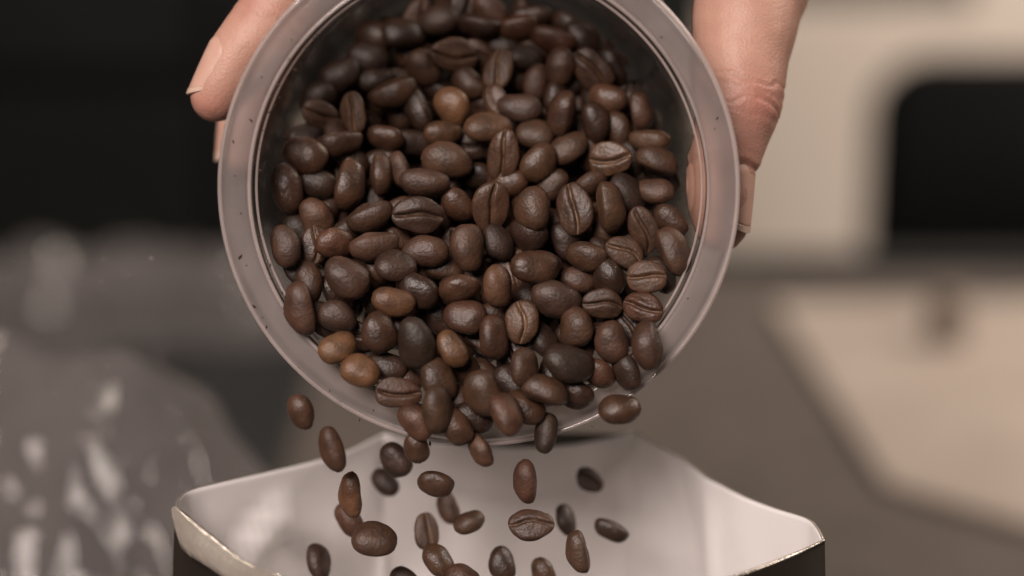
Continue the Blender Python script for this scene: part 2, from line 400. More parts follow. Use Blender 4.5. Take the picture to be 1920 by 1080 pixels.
wall_prof = sc([(5.195, .27), (5.13, .29), (5.085, .22), (5.03, .26), (5.0, .36), (4.965, .40)] + [(wall_r(t), t) for t in np.linspace(.6, DEPTH - .3, 10)] +
               [(wall_r(DEPTH) - .12, DEPTH - .06), (wall_r(DEPTH) - .4, DEPTH), (.02, DEPTH + .02),
                (.02, DEPTH + .10), (wall_r(DEPTH) - .35, DEPTH + .09), (wall_r(DEPTH) + .0, DEPTH - .05)] +
               [(wall_r(t) + .09, t) for t in np.linspace(DEPTH - .3, .6, 10)] + [(5.09, .42), (5.16, .38)])
lathe('wall', wall_prof, M['cup_wall'], cup, CUPM, 160, True)

# ------------------------------------------------------------------ coffee beans
def bean_mesh(seed):
    rnd = random.Random(seed)
    nt_, nf = 26, 44
    bend = rnd.uniform(-.06, .06); sway = rnd.uniform(.03, .085) * rnd.choice((-1, 1)); ph = rnd.uniform(0, 6)
    gw = rnd.uniform(.026, .042); gd = rnd.uniform(.10, .15); asym = rnd.uniform(-.10, .10); flat = rnd.uniform(.10, .16)
    vs, fs, cr = [], [], []
    off = Vector((seed * 3.1, seed * 1.7, 0))
    for i in range(1, nt_):
        th = math.pi * i / nt_
        x = .5 * math.cos(th); rr = math.sin(th) ** .86
        for j in range(nf):
            w_ = -1 + 2 * j / nf
            phi = math.pi + math.copysign(abs(w_) ** 1.5, w_) * math.pi
            wid = .385 * (1 + asym * x * 2)
            y = wid * rr * math.sin(phi); c = math.cos(phi)
            g = 0
            if c >= 0: z = .295 * rr * c ** .92
            else:
                z = -flat * rr * abs(c) ** .55
                s = sway * math.sin(x * 5 + ph)
                yy = (y - s)
                g = math.exp(-(yy / gw) ** 2) * min(1, rr * 1.3) ** 2
                lips = math.exp(-((abs(yy) - .11) / .09) ** 2) * .018 * rr
                z = z - lips + gd * g
            p = Vector((x, y + bend * (4 * x * x), z))
            nz = noise.noise(p * 2.4 + off) * .050 + noise.noise(p * 8 + off) * .006 + noise.noise(Vector((p.x * 5, p.y * 16, p.z * 16)) + off) * .006
            p += p.normalized() * nz
            vs.append(p); cr.append(max(g, .0) if c < 0 else 0)
    def pole(sx):
        vs.append(Vector((sx * .5, bend, .04))); cr.append(0); return len(vs) - 1
    for i in range(nt_ - 2):
        for j in range(nf):
            fs.append((i * nf + j, (i + 1) * nf + j, (i + 1) * nf + (j + 1) % nf, i * nf + (j + 1) % nf))
    a = pole(1); b = pole(-1)
    for j in range(nf):
        fs.append((a, j, (j + 1) % nf)); k = (nt_ - 2) * nf; fs.append((b, k + (j + 1) % nf, k + j))
    me = bpy.data.meshes.new('coffee_bean'); me.from_pydata([tuple(v) for v in vs], [], fs)
    me.materials.append(M['bean']); me.polygons.foreach_set('use_smooth', [True] * len(me.polygons))
    at = me.attributes.new('crease', 'FLOAT', 'POINT'); at.data.foreach_set('value', cr)
    me.update(); return me
BM = [bean_mesh(s) for s in range(12)]
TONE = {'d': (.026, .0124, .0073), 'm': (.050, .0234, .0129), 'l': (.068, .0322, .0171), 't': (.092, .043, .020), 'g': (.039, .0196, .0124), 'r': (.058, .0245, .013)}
# u, v, length, width, angle (clockwise from +u), view (b back, c crease, s side), tone, extra depth mm, chaff
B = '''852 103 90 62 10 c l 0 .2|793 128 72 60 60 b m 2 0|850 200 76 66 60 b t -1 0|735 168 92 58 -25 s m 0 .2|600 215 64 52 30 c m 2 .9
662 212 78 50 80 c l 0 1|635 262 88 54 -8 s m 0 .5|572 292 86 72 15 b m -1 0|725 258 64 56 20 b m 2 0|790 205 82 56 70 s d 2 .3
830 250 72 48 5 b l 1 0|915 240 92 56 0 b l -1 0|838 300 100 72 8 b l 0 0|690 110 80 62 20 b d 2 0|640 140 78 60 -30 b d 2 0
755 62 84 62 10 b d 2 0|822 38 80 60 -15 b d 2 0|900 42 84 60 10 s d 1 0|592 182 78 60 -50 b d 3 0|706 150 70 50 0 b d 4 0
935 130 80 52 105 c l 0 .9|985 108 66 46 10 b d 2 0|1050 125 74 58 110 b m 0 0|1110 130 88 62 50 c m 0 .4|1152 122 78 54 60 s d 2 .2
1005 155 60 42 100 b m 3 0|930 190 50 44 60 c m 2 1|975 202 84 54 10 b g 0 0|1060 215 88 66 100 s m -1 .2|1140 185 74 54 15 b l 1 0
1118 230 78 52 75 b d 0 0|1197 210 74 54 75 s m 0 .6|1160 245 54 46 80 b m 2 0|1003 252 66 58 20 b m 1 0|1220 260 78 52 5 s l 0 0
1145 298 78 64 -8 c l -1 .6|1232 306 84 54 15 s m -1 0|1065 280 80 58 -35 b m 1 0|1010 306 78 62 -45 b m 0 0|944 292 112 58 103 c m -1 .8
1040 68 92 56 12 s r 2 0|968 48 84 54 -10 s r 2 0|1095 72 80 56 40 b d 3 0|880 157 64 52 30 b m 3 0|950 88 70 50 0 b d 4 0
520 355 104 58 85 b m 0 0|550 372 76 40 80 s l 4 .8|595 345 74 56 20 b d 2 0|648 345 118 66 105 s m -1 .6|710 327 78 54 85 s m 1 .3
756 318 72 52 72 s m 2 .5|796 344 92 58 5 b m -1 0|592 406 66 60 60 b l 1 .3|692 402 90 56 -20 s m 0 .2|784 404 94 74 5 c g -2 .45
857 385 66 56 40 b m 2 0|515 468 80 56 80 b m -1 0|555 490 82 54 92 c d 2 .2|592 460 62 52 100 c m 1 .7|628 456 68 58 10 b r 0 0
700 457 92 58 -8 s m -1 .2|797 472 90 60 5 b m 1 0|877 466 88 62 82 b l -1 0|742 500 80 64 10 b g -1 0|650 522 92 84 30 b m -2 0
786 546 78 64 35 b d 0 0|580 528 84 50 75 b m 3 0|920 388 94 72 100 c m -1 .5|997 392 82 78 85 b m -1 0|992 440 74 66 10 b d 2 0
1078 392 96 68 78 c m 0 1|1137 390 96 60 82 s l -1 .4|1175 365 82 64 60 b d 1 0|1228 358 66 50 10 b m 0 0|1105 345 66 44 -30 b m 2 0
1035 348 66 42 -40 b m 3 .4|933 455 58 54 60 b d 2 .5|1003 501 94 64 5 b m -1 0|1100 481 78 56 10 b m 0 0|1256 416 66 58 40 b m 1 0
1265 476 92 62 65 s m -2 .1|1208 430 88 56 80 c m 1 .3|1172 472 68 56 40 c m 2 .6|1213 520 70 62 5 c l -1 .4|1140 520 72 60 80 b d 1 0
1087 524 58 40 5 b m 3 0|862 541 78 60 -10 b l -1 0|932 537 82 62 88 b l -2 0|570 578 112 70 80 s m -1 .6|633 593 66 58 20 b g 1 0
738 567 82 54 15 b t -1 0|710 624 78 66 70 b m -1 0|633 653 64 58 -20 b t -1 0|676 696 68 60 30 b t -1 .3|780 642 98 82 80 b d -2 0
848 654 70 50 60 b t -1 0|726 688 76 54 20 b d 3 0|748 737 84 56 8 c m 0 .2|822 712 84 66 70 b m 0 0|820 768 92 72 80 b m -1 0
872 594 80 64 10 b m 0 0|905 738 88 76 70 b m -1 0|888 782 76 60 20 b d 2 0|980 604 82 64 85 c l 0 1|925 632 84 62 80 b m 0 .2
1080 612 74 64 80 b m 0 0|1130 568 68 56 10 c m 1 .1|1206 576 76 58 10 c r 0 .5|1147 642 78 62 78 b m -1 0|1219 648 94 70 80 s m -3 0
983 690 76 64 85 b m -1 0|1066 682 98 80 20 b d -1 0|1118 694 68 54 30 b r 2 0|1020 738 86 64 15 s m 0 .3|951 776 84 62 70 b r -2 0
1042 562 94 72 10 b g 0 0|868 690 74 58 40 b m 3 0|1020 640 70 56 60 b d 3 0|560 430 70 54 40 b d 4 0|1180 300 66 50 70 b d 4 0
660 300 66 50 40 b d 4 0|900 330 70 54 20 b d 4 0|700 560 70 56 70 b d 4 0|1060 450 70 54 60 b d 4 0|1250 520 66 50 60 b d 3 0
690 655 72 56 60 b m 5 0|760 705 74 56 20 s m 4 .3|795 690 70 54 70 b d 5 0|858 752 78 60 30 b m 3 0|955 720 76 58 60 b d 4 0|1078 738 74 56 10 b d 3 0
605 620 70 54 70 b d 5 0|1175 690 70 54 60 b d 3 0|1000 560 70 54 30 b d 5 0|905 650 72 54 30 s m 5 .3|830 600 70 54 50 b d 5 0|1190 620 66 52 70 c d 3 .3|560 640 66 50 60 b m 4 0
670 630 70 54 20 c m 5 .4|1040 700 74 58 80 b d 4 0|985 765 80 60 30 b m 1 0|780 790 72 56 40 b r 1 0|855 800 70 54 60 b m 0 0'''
F = '''565 772 74 50 70 b m 0 0|624 842 96 52 78 b r 0 0|664 928 92 54 85 s t 0 .5|742 862 76 58 60 b g 25 0|817 906 74 62 20 b m 0 0
1024 812 84 48 100 b d 5 0|990 902 92 52 80 s r 0 .4|702 1012 92 74 15 b m -5 0|880 980 66 50 -20 b m 10 0|995 984 92 62 5 c m 0 .3
1090 1034 86 56 80 s m -5 .2|1148 990 74 46 25 s d 20 0|597 1054 76 54 80 b g 15 0|822 1052 78 56 60 b m 5 0|940 1058 72 54 75 b d 10 0
1162 768 88 66 5 b m 0 0|655 975 78 50 60 b r 14 0|868 1084 72 54 30 b m 0 0|760 1090 70 54 40 b d 8 0|1020 1076 70 50 70 b m 14 0
722 905 66 46 50 b d 30 0|845 950 70 50 70 s m 24 .2|800 996 76 52 80 c m 14 .4|1060 975 66 46 78 b d 26 0|780 838 70 50 80 b m 3 0|905 842 72 52 60 s r 2 .2|1105 900 60 44 40 c g 30 .2'''
def parse(s):
    out = []
    for e in s.replace('\n', '|').split('|'):
        q = e.split()
        out.append(dict(u=float(q[0]), v=float(q[1]), l=float(q[2]), w=float(q[3]), a=float(q[4]), k=q[5], tone=q[6], dz=float(q[7]) * .001, ch=float(q[8])))
    return out
AXP = 1 / FWD.dot(ez)                               # depth per metre of cup axis, roughly
def pile_t(v):                                      # cm behind the rim plane at image height v
    t_ = 2.35 + (300 - v) * .0088
    if t_ < 0.6: t_ = .6 + (t_ - .6) * .62
    return t_
def ray_at_t(u, v, t_cm):
    """point on the pixel ray that lies t_cm behind the rim plane"""
    r = P(u, v, 1.0) - CAM
    pl = RIMC + ez * t_cm * cm
    return CAM + r * ((pl - CAM).dot(ez) / r.dot(ez))
rnd = random.Random(11)
beans = []
for b in parse(B):
    t_ = pile_t(b['v']) + b['dz'] * 100 * 1.6 + rnd.uniform(-.06, .06)
    p = ray_at_t(b['u'], b['v'], t_)
    d = (p - CAM).dot(FWD); s = d / FPX
    beans.append(dict(b, p=p, L=min(max(b['l'] * s * 1.03, .0094), .0126), W=min(max(b['w'] * s * 1.03, .0064), .0088), fix=True))
# beans of the layers behind, seen through the gaps
cnt = 0; tries = 0
while cnt < 118 and tries < 6000:
    tries += 1
    u = rnd.uniform(490, 1310); v = rnd.uniform(0, 750)
    t_ = pile_t(v) + rnd.uniform(.45, 1.0) * (1 if cnt < 95 else 2.2)
    if t_ > DEPTH - .8: continue
    p = ray_at_t(u, v, t_); q = CUPI @ p
    if math.hypot(q.x, q.y) > (wall_r(t_) - .42) * cm: continue
    if any((p - o['p']).length < .0068 for o in beans): continue
    beans.append(dict(u=u, v=v, a=rnd.uniform(0, 180), k=rnd.choice('bbbsc'), tone=rnd.choice('ddmmmg'), ch=rnd.choice((0, 0, .5)), p=p, L=rnd.uniform(.0098, .0118), W=rnd.uniform(.0070, .0084), fix=False))
    cnt += 1
# keep beans inside the wall; ease overlaps along the line of sight
for it in range(30):
    for i, a in enumerate(beans):
        for b in beans[i + 1:]:
            dp = b['p'] - a['p']; dist = dp.length
            need = .47 * (a['W'] + b['W']) * .5 + .23 * (a['L'] + b['L']) * .5
            if dist < need and dist > 1e-6:
                ray = (a['p'] - CAM).normalized(); dd = dp.dot(ray)
                push = (need - dist) * .30 * (1 if dd >= 0 else -1)
                wa, wb = (.5, .5) if a['fix'] == b['fix'] else ((0.1, .9) if a['fix'] else (.9, .1))
                a['p'] = a['p'] - ray * push * wa; b['p'] = b['p'] + ray * push * wb
                if not (a['fix'] and b['fix']):
                    lat = (dp - ray * dd) * .12
                    if not a['fix']: a['p'] -= lat
                    if not b['fix']: b['p'] += lat
    for a in beans:
        q = CUPI @ a['p']; t_ = q.z / cm
        if t_ > .1:
            lim = (wall_r(t_)) * cm - .42 * a['W']; r_ = math.hypot(q.x, q.y)
            if r_ > lim: q.x *= lim / r_; q.y *= lim / r_
        elif t_ > -.5 :
            r_ = math.hypot(q.x, q.y)
            if r_ > .0490: q.z = min(q.z, -.05 * cm - .40 * a['W'])
        q.z = min(q.z, (DEPTH - .45) * cm)
        a['p'] = CUPM @ q

def place_bean(b, label, group, cat='coffee bean'):
    ray = (b['p'] - CAM).normalized(); vd = -ray
    r = RGT - vd * RGT.dot(vd); r.normalize(); u_ = vd.cross(r)
    an = rad(b['a'] + rnd.uniform(-4, 4)); L = r * math.cos(an) - u_ * math.sin(an)
    tilt = rad(rnd.uniform(-16, 16)); L = (L * math.cos(tilt) + vd * math.sin(tilt)).normalized()
    if rnd.random() < .5: L = -L
    Z = (vd - L * vd.dot(L)).normalized()
    roll = {'b': rnd.uniform(-48, 48), 'c': 180 + rnd.uniform(-20, 20), 's': rnd.choice((-1, 1)) * rnd.uniform(68, 98) }[b['k']]
    Z = Matrix.Rotation(rad(roll), 3, L) @ Z
    Y = Z.cross(L)
    sx = b['L']
    if b['k'] == 's': sy = min(max(b['W'] * 1.28, .68 * sx), 1.0 * sx); sz = min(max(b['W'] / .50, .8 * sx), 1.25 * sx)
    else: sy = min(max(b['W'] / .77, .7 * sx), 1.3 * sx); sz = .5 * (sy + sx)
    m4 = Matrix(((L.x * sx, Y.x * sy, Z.x * sz, b['p'].x), (L.y * sx, Y.y * sy, Z.y * sz, b['p'].y), (L.z * sx, Y.z * sy, Z.z * sz, b['p'].z), (0, 0, 0, 1)))
    o = bpy.data.objects.new('coffee_bean', rnd.choice(BM)); COL.objects.link(o); o.matrix_world = m4
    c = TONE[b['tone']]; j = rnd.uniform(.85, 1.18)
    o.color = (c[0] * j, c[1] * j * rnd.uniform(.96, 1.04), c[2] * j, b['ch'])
    tag(o, label, cat, group)
    return o
TW = {'d': 'blackish', 'm': 'dark brown', 'l': 'medium brown', 't': 'light tan', 'g': 'greyish brown', 'r': 'reddish brown'}
def look(b):
    q = b['L'] / b['W']
    sh = 'long' if q > 1.62 else ('round' if q < 1.2 else ('small' if b['L'] < .0092 else 'oval'))
    vw = {'b': 'back outward', 'c': 'crease outward', 's': 'edge outward'}[b['k']]
    if b['ch'] >= .6: vw += ' with pale skin'
    return f"{sh} {TW[b['tone']]} coffee bean, {vw}"
def region(b):
    q = CUPI @ b['p']; t_ = q.z / cm
    if not b['fix']: return 'in lower layer inside cup'
    if t_ > 3.4: return "deep in cup's shade"
    if t_ < .35: return "over cup's lower rim"
    if abs(q.x) > .036: return "against cup's side wall"
    return 'mid heap in cup'
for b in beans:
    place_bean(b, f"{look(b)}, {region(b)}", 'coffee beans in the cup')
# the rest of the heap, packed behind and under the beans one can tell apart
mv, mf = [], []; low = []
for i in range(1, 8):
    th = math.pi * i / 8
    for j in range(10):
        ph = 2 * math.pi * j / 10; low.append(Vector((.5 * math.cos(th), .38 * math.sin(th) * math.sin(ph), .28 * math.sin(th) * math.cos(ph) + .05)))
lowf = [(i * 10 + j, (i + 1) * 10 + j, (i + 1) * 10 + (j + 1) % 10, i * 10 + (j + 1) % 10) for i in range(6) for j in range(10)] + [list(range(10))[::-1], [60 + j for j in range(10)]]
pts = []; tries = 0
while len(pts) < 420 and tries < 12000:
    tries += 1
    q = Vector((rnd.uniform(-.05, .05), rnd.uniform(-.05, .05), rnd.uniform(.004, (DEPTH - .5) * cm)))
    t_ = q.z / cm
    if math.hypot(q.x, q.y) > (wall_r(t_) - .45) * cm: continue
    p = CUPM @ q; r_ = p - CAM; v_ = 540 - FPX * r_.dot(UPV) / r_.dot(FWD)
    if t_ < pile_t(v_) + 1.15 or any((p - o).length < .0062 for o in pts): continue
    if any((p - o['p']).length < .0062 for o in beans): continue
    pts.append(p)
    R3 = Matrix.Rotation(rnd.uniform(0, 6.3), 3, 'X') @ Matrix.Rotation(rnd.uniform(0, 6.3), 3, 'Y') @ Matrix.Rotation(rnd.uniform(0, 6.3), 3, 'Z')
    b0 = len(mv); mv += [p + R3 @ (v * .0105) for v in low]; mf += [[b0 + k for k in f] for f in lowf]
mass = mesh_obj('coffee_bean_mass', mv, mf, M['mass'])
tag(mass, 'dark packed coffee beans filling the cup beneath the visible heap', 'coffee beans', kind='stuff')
for b in parse(F):
    d = .452 + b['dz'] + (0 if b['v'] < 880 else .012)
    p = P(b['u'], b['v'], d); s = d / FPX
    bb = dict(b, p=p, L=b['l'] * s * .94, W=b['w'] * s * .94, fix=True)
    wh = 'falling just below cup rim' if b['v'] < 880 else ('falling into bag mouth' if b['v'] < 1000 else 'low inside bag')
    place_bean(bb, f"{look(bb)}, {wh}", 'coffee beans falling from the cup')

# ------------------------------------------------------------------ foil bag
Z0 = .004
# mouth outline (pixel u, v, depth) anticlockwise seen from above: left corner -> back -> right corner -> front
BACK_L = [(333, 950, .462), (338, 935, .467), (358, 920, .473), (420, 904, .480), (500, 886, .489), (600, 862, .501), (660, 842, .510), (720, 812, .520)]
BACK_M = [(720, 812, .520), (790, 806, .527), (870, 803, .531), (960, 803, .532), (1050, 804, .530), (1120, 806, .526), (1188, 808, .520)]
BACK_R = [(1188, 808, .520), (1255, 850, .510), (1325, 895, .500), (1390, 930, .489), (1450, 953, .480), (1510, 972, .470), (1530, 990, .464), (1541, 1012, .460)]
FRONT = [(1541, 1012, .460), (1480, 1040, .450), (1370, 1080, .438), (1200, 1128, .426), (1000, 1152, .420), (800, 1146, .422), (640, 1116, .428), (540, 1084, .436), (470, 1058, .444), (400, 1004, .453), (333, 950, .462)]
ctr = P(930, 980, .478); ctr.z = 0
def fine(pl, n=5):
    pts = [P(*q) for q in pl]; out = []
    for i in range(len(pts) - 1):
        p0 = pts[max(i - 1, 0)]; p1 = pts[i]; p2 = pts[i + 1]; p3 = pts[min(i + 2, len(pts) - 1)]
        for k in range(n):
            s = k / n
            out.append(.5 * ((2 * p1) + (p2 - p0) * s + (2 * p0 - 5 * p1 + 4 * p2 - p3) * s * s + (3 * p1 - p0 - 3 * p2 + p3) * s ** 3))
    out.append(pts[-1]); return out
def base_pt(top, hw=.052, hd=.036):
    d = top - ctr; a = math.atan2(d.y / hd, d.x / hw)
    k = (abs(math.cos(a)) ** 6 + abs(math.sin(a)) ** 6) ** (-1 / 6)
    return Vector((ctr.x + hw * k * math.cos(a), ctr.y + hd * k * math.sin(a), Z0))
bag = empty('foil_bag', (ctr.x, ctr.y, 0)); tag(bag, 'open dark foil coffee bag with pale silver lining standing under the cup', 'foil bag')
def panel(name, pl, lean=None, wr=.0012, seed=0, lean_out=False):
    top = fine(pl); n = len(top); rows = 26
    inner, outer = [], []
    for j in range(rows + 1):
        s = (j / rows) ** 1.7
        for i, tp in enumerate(top):
            bp = base_pt(tp)
            e = s ** .9
            p = tp.lerp(bp, e); 
            # slight belly
            out = Vector((tp.x - ctr.x, tp.y - ctr.y, 0)).normalized()
            p += out * .010 * math.sin(math.pi * min(1, e * 1.02)) * .6
            ln = lean(i / (n - 1), s) if lean else Vector((0, 0, 0))
            outer.append(p + out * (.0007 + .0032 * min(1, s * 7)) + (ln if lean_out else Vector((0, 0, 0)) if s > 0 else ln))
            p += ln
            wv = Vector((p.x * 28 + seed, p.y * 28, p.z * 16)); ww = wr * min(1, s * 9) * (1 if 0 < i < n - 1 else 0)
            p += out * (noise.noise(wv) + .6 * (1 - abs(noise.noise(wv * 1.7))) ** 4 - .3) * ww * 1.6
            inner.append(p)
    def idx(j, i): return j * n + i
    nrm = []
    for j in range(rows + 1):
        for i in range(n):
            a = inner[idx(j, min(i + 1, n - 1))] - inner[idx(j, max(i - 1, 0))]
            b_ = inner[idx(min(j + 1, rows), i)] - inner[idx(max(j - 1, 0), i)]
            c = a.cross(b_)
            o_ = Vector((top[i].x - ctr.x, top[i].y - ctr.y, 0))
            c.normalize()
            if c.dot(o_) < 0: c = -c
            nrm.append(c)
    vs = inner + outer
    fs, fm = [], []; K = len(inner)
    for j in range(rows):
        for i in range(n - 1):
            q = (idx(j, i), idx(j, i + 1), idx(j + 1, i + 1), idx(j + 1, i))
            fs.append(q); fm.append(0)
            fs.append(tuple(K + k for k in q[::-1])); fm.append(1)
    for i in range(n - 1):
        fs.append((i, K + i, K + i + 1, i + 1)); fm.append(2)
        a = rows * n; fs.append((a + i, a + i + 1, K + a + i + 1, K + a + i)); fm.append(1)
    o = mesh_obj(name, vs, fs, None, bag, True, [M['lining'], M['foil_out'], M['foil_edge']], fm)
    return top
# the top band of the back panel tips towards the camera above a bowed crease
def lean_back(x, s):
    sag = .016 * math.sin(math.pi * x) ** .7
    hgt = .20 * s
    k = max(0, 1 - hgt / (sag + .002))
    return Vector((0, -.015 * k * math.sin(math.pi * x), 0))
def lean_left(x, s):
    h = .2 * s
    f = .0026 * math.exp(-((h - .006 - .010 * x) / .0022) ** 2) * max(0, 1 - x / .5) + .0045 * math.exp(-((h - .010 - .06 * abs(x - .62)) / .004) ** 2) * math.exp(-((x - .62) / .25) ** 2)
    return Vector((.4 * f, -f, 0))
panel('gusset', BACK_L, lean_left, .0026, 3)
panel('back_panel', BACK_M, lean_back, .0016, 1)
def lean_right(x, s):
    # the gusset folds along two upright lines
    k = math.exp(-((x - .285) / .03) ** 2) * .0022 - .0045 * max(0, 1 - abs(x - .16) / .13)
    return Vector((-.55 * k, -k, 0)) * min(1, s * 8 + .25)
panel('gusset', BACK_R, lean_right, .0014, 7, True)
ftop = panel('front_panel', FRONT, None, .0012, 5)
# turned-out hem of the front edge
def hem(name, pts, width, m):
    n = len(pts); vs, fs = [], []
    prof = [(0.0, .0005), (.0008, .0010), (.0020, .0003), (.0034, -.25 * width), (.0036, -.6 * width), (.0034, -.9 * width), (.0026, -width)]
    for i, p in enumerate(pts):
        o_ = Vector((p.x - ctr.x, (p.y - ctr.y) * 2.0, 0)).normalized()
        wv = 1 + .5 * noise.noise(p * 90); tap = min(1, .25 + 5 * i / n, .25 + 5 * (n - 1 - i) / n)
        for a, z in prof: vs.append(p + o_ * (a * wv * tap + .0006) + Vector((0, 0, z * tap * (1 + .25 * noise.noise(p * 60)))))
    k = len(prof)
    for i in range(n - 1):
        for j in range(k - 1): fs.append((i * k + j, (i + 1) * k + j, (i + 1) * k + j + 1, i * k + j + 1))
    return mesh_obj(name, vs, fs, m, bag)
i0 = len(ftop) - 1
hem('hem', ftop[i0 - 17:i0 + 1], .0055, M['foil_edge'])
bbm = [base_pt(P(*q)) for q in BACK_L[:-1] + BACK_M[:-1] + BACK_R[:-1] + FRONT[:-1]]
mesh_obj('bottom', bbm, [list(range(len(bbm)))], M['foil_out'], bag, False)

# ------------------------------------------------------------------ hand
def tube(vs, fs, pts, rads, flat=1.0, fdir=None, seg=20, per=6):
    """loft of round sections along a smooth path, closed with round ends"""
    pts = [Vector(p) for p in pts]; path, rr = [], []
    for i in range(len(pts) - 1):
        p0 = pts[max(i - 1, 0)]; p1 = pts[i]; p2 = pts[i + 1]; p3 = pts[min(i + 2, len(pts) - 1)]
        r0 = rads[max(i - 1, 0)]; r1 = rads[i]; r2 = rads[i + 1]; r3 = rads[min(i + 2, len(pts) - 1)]
        for k in range(per):
            s = k / per
            h = lambda a, b, c, d: .5 * ((2 * b) + (c - a) * s + (2 * a - 5 * b + 4 * c - d) * s * s + (3 * b - a - 3 * c + d) * s ** 3)
            path.append(h(p0, p1, p2, p3)); rr.append(h(r0, r1, r2, r3))
    path.append(pts[-1]); rr.append(rads[-1])
    d0 = (path[0] - path[1]).normalized(); d1 = (path[-1] - path[-2]).normalized()
    P0 = [(path[0] + d0 * rr[0] * math.sin(a), rr[0] * math.cos(a)) for a in (rad(85), rad(60), rad(30))]
    P1 = [(path[-1] + d1 * rr[-1] * math.sin(a), rr[-1] * math.cos(a)) for a in (rad(25), rad(45), rad(65), rad(85))]
    allp = P0 + list(zip(path, rr)) + P1
    base = len(vs); ref = Vector((.3, .2, 1)) if fdir is None else fdir
    for i, (p, r) in enumerate(allp):
        a = allp[min(i + 1, len(allp) - 1)][0] - allp[max(i - 1, 0)][0]; a.normalize()
        x = (ref - a * ref.dot(a)).normalized(); y = a.cross(x)
        for k in range(seg):
            an = 2 * math.pi * k / seg
            vs.append(p + x * math.cos(an) * r * flat + y * math.sin(an) * r)
    for i in range(len(allp) - 1):
        for k in range(seg):
            k2 = (k + 1) % seg
            fs.append((base + i * seg + k, base + i * seg + k2, base + (i + 1) * seg + k2, base + (i + 1) * seg + k))
    fs.append([base + k for k in range(seg)][::-1]); e = base + (len(allp) - 1) * seg; fs.append([e + k for k in range(seg)])
mm = .001
IDX = [P(405, 180, .474), P(442, 121, .474), P(508, 30, .475), P(600, -130, .482), P(800, -330, .520)]
IDR = [6.4 * mm, 8.0 * mm, 8.6 * mm, 9.4 * mm, 12 * mm]
MID = [P(447, 282, .505), P(462, 232, .505), P(500, 110, .506), P(585, -90, .510), P(780, -345, .545)]
MIR = [5.6 * mm, 7.2 * mm, 8.4 * mm, 9.4 * mm, 12 * mm]
RNG = [P(470, 240, .530), P(485, 190, .530), P(515, 80, .531), P(590, -110, .535), P(770, -335, .567)]
PNK = [P(505, 120, .552), P(520, 70, .552), P(550, -20, .553), P(615, -150, .556), P(775, -305, .588)]
THB = [P(1352, 420, .472), P(1349, 372, .472), P(1352, 318, .473), P(1370, 258, .474), P(1381, 195, .475), P(1388, 120, .477), P(1400, 20, .482), P(1412, -80, .492), P(1330, -330, .545)]
THR = [6.6 * mm, 7.9 * mm, 8.3 * mm, 9.0 * mm, 10.4 * mm, 11.4 * mm, 13.2 * mm, 14.5 * mm, 17 * mm]
WR = P(1380, -440, .595)
vs, fs = [], []
tube(vs, fs, IDX, IDR); tube(vs, fs, MID, MIR)
tube(vs, fs, RNG, [5.6 * mm, 7 * mm, 8 * mm, 9 * mm, 11.5 * mm]); tube(vs, fs, PNK, [4.8 * mm, 6 * mm, 7 * mm, 8 * mm, 10.5 * mm])
tube(vs, fs, THB, THR)
for k, mc in enumerate((IDX[-1], MID[-1], RNG[-1], PNK[-1])):
    wr = WR + Vector((0, (-.018, -.006, .006, .018)[k], 0)) - FWD * 0
    tube(vs, fs, [mc, mc.lerp(wr, .5) + Vector((0, 0, .006)), wr], [12 * mm, 14 * mm, 16 * mm])
tube(vs, fs, [IDX[-1], P(1080, -330, .515), THB[-2].lerp(THB[-1], .6)], [11 * mm, 12 * mm, 14 * mm])
tube(vs, fs, [THB[-1], WR], [17 * mm, 19 * mm])
tube(vs, fs, [WR, P(1560, -560, .64), P(1900, -800, .72)], [22 * mm, 26 * mm, 33 * mm])
me = bpy.data.meshes.new('hand_raw'); me.from_pydata([tuple(v) for v in vs], [], fs); me.update()
raw = bpy.data.objects.new('hand_raw', me); COL.objects.link(raw)
rm = raw.modifiers.new('remesh', 'REMESH'); rm.mode = 'VOXEL'; rm.voxel_size = .0007; rm.use_smooth_shade = True
sm = raw.modifiers.new('smooth', 'SMOOTH'); sm.factor = .5; sm.iterations = 14
dg = bpy.context.evaluated_depsgraph_get(); dg.update()
hm = bpy.data.meshes.new_from_object(raw.evaluated_get(dg)); hm.name = 'hand'
bpy.data.objects.remove(raw)
co = np.zeros(len(hm.vertices) * 3); hm.vertices.foreach_get('co', co); co = co.reshape(-1, 3)
nr = np.zeros_like(co).ravel(); hm.vertices.foreach_get('normal', nr); nr = nr.reshape(-1, 3)
rel = co - np.array(CAM); dpt = rel @ np.array(FWD)
U = 960 + FPX * (rel @ np.array(RGT)) / dpt; V = 540 - FPX * (rel @ np.array(UPV)) / dpt
disp = np.zeros(len(co)); flush = np.zeros(len(co))
def crease(center, axis, depth, width, curve, reach=.013, side=None):
    """skin fold: a groove around a finger at a joint, lifted rolls either side"""
    c = np.array(center); a = np.array(axis.normalized()); r = co - c
    s = r @ a; perp = r - np.outer(s, a); dist = np.linalg.norm(perp, axis=1)
    m = np.exp(-(np.maximum(dist - reach, 0) / .004) ** 2) * (np.abs(s) < .02)
    wob = curve * np.sin(perp @ np.array(RGT) * 420) + .0004 * np.sin(co @ np.array((900, 700, 800)))
    q = (s - wob) / width
    return m * depth * (-np.exp(-q ** 2) + .45 * np.exp(-(np.abs(q) - 2.2) ** 2))
tax = THB[3] - THB[5]
disp += crease(P(1383, 165, .475), tax, .00027, .00042, .0010)
disp += crease(P(1380, 206, .475), tax, .00030, .00042, -.0011)
disp += crease(P(1382, 186, .475), tax, .00012, .0005, .0006)
disp += crease(P(1376, 226, .475), tax, .00010, .0005, .0004)
disp += crease(P(1352, 314, .473), tax, .0004, .0007, .0002)
iax = IDX[2] - IDX[0]
disp += crease(P(505, 40, .475), iax, .00015, .0006, .0006); disp += crease(P(520, 15, .475), iax, .00015, .0006, -.0006)
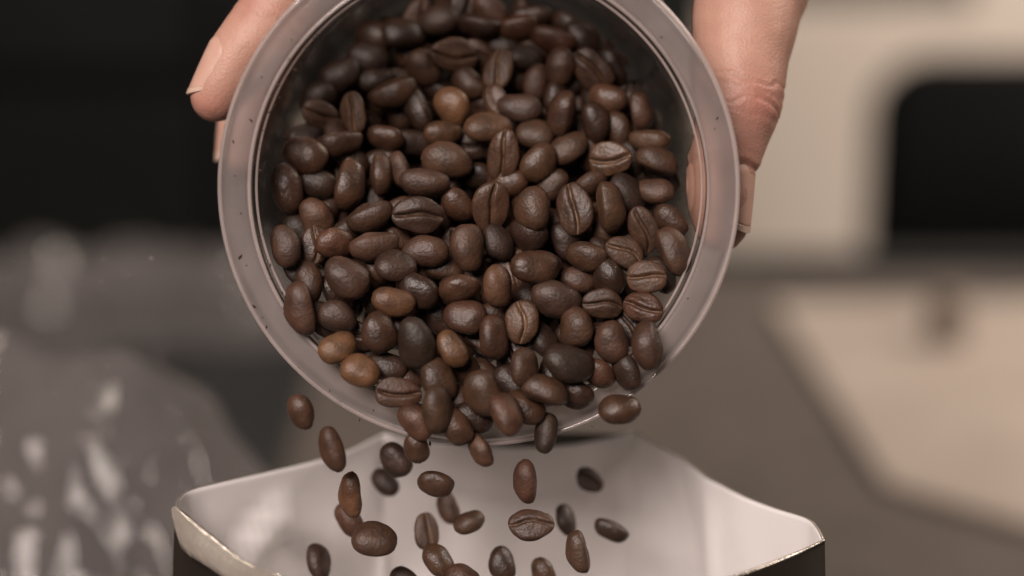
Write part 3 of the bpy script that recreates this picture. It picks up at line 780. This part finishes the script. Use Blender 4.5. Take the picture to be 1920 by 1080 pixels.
kn = np.exp(-((U - 1425) / 60) ** 2 - ((V - 195) / 55) ** 2); disp += .0009 * kn
flush += .75 * kn + .5 * np.exp(-((U - 390) / 60) ** 2 - ((V - 205) / 38) ** 2) + .45 * np.exp(-((U - 1400) / 40) ** 2 - ((V - 300) / 40) ** 2) + .35 * np.exp(-((U - 470) / 60) ** 2 - ((V - 5) / 40) ** 2)
fine_w = np.array([noise.noise(Vector(p) * 300) * .00010 + noise.noise(Vector(p) * 110) * .00022 for p in co])
co2 = co + nr * (disp + fine_w)[:, None]
hm.vertices.foreach_set('co', co2.ravel())
at = hm.attributes.new('flush', 'FLOAT', 'POINT'); at.data.foreach_set('value', np.clip(flush, 0, 1))
hm.materials.clear(); hm.materials.append(M['skin']); hm.update()
hm.polygons.foreach_set('use_smooth', [True] * len(hm.polygons))
hand = bpy.data.objects.new('hand', hm); COL.objects.link(hand)
tag(hand, 'bare hand gripping the plastic cup between thumb and fingers', 'hand')

def nail(base, tip, r0, r1, dors, half, tipfrac=.12, lift=.0005):
    """curved nail plate over the back of a fingertip, its sides and root tucked under the skin; the free edge is a sub-part"""
    ax = (tip - base).normalized(); D = (dors - ax * dors.dot(ax)).normalized(); S = ax.cross(D)
    ns, nf = 18, 21
    def grid(s0, s1, extra):
        vs, fs = [], []
        for lay in (0, 1):
            for i in range(ns + 1):
                s = s0 + (s1 - s0) * i / ns
                for j in range(nf):
                    f = -1 + 2 * j / (nf - 1); an = rad(half) * f
                    ss = s - .24 * f * f * max(0, s - .55) / .45
                    sink = .0011 * abs(f) ** 5 + .0012 * max(0, (.14 + .10 * f * f - s) / .2) ** 1.2
                    r = r0 + (r1 - r0) * s ** 1.3 + lift + extra - sink - (0 if lay == 0 else .0005)
                    vs.append(base + (tip - base) * ss + D * (math.cos(an) * r) + S * (math.sin(an) * r))
        K = (ns + 1) * nf
        for i in range(ns):
            for j in range(nf - 1):
                q = (i * nf + j, i * nf + j + 1, (i + 1) * nf + j + 1, (i + 1) * nf + j)
                fs.append(q); fs.append(tuple(K + k for k in q[::-1]))
        rim = [j for j in range(nf)] + [i * nf + nf - 1 for i in range(1, ns + 1)] + [ns * nf + j for j in range(nf - 2, -1, -1)] + [i * nf for i in range(ns - 1, 0, -1)]
        for a, b in zip(rim, rim[1:] + rim[:1]): fs.append((b, a, K + a, K + b))
        return vs, fs
    v1, f1 = grid(0, 1 - tipfrac, 0); o = mesh_obj('fingernail', v1, f1, M['nail'], hand)
    v2, f2 = grid(1 - tipfrac - .012, 1, .00006); mesh_obj('nail_edge', v2, f2, M['nail_tip'], o)
dI = (-RGT * .87 + UPV * .48) - FWD * .16
nail(P(465, 98, .474), P(398, 206, .474), 8.8 * mm, 6.8 * mm, dI, 60, .07, .0004)
dT = RGT * .80 - FWD * .60
nail(P(1351, 306, .473), P(1352, 440, .472), 8.2 * mm, 6.7 * mm, dT, 66, .08, .0002)
nail(P(466, 222, .505), P(446, 312, .505), 7.1 * mm, 5.4 * mm, -RGT * .9 - FWD * .25, 60, .16)

# ------------------------------------------------------------------ crumbs stuck on the cup rim
SPK = [(515, 168, 5), (508, 186, 4), (470, 226, 8), (437, 266, 7), (450, 482, 11), (462, 498, 4), (476, 575, 9), (492, 596, 4), (499, 614, 7), (530, 667, 6), (636, 754, 9), (618, 733, 4),
       (674, 788, 6), (755, 808, 5), (806, 832, 11), (490, 145, 4), (541, 111, 5), (546, 75, 4), (1345, 222, 7), (1340, 242, 4), (440, 330, 4), (451, 400, 4), (560, 690, 4), (700, 770, 5), (505, 210, 8), (522, 160, 9), (1240, 70, 5), (1110, 800, 4), (1290, 560, 4)]
for k in range(26):
    an = rad(rnd.uniform(150, 235)); rr = rnd.uniform(412, 424); SPK.append((898 + rr * math.cos(an), 360 + rr * math.sin(an), rnd.uniform(3, 8)))
vs, fs = [], []
for u, v, s in SPK:
    p = ray_at_t(u, v, -.07); k = s * .453 / FPX * .5; an = rnd.uniform(0, 3.1); b0 = len(vs)
    dx = (ex * math.cos(an) + ey * math.sin(an)); dy = ez.cross(dx)
    for a, b_, c in ((-1.3, 0, 0), (-.2, -.55, 0), (1.2, -.2, 0), (.3, .5, 0), (-.1, 0, -.5), (.5, .1, -.35)): vs.append(p + dx * a * k + dy * b_ * k + ez * (c * k + .0002))
    fs += [tuple(b0 + i for i in q) for q in ((0, 1, 4), (1, 2, 5), (1, 5, 4), (2, 3, 5), (3, 0, 4), (3, 4, 5), (0, 3, 2, 1))]
cr = mesh_obj('coffee_crumbs', vs, fs, M['crumb'], None, False)
tag(cr, 'tiny dark coffee crumbs stuck on the frosted cup rim', 'crumbs', kind='stuff')
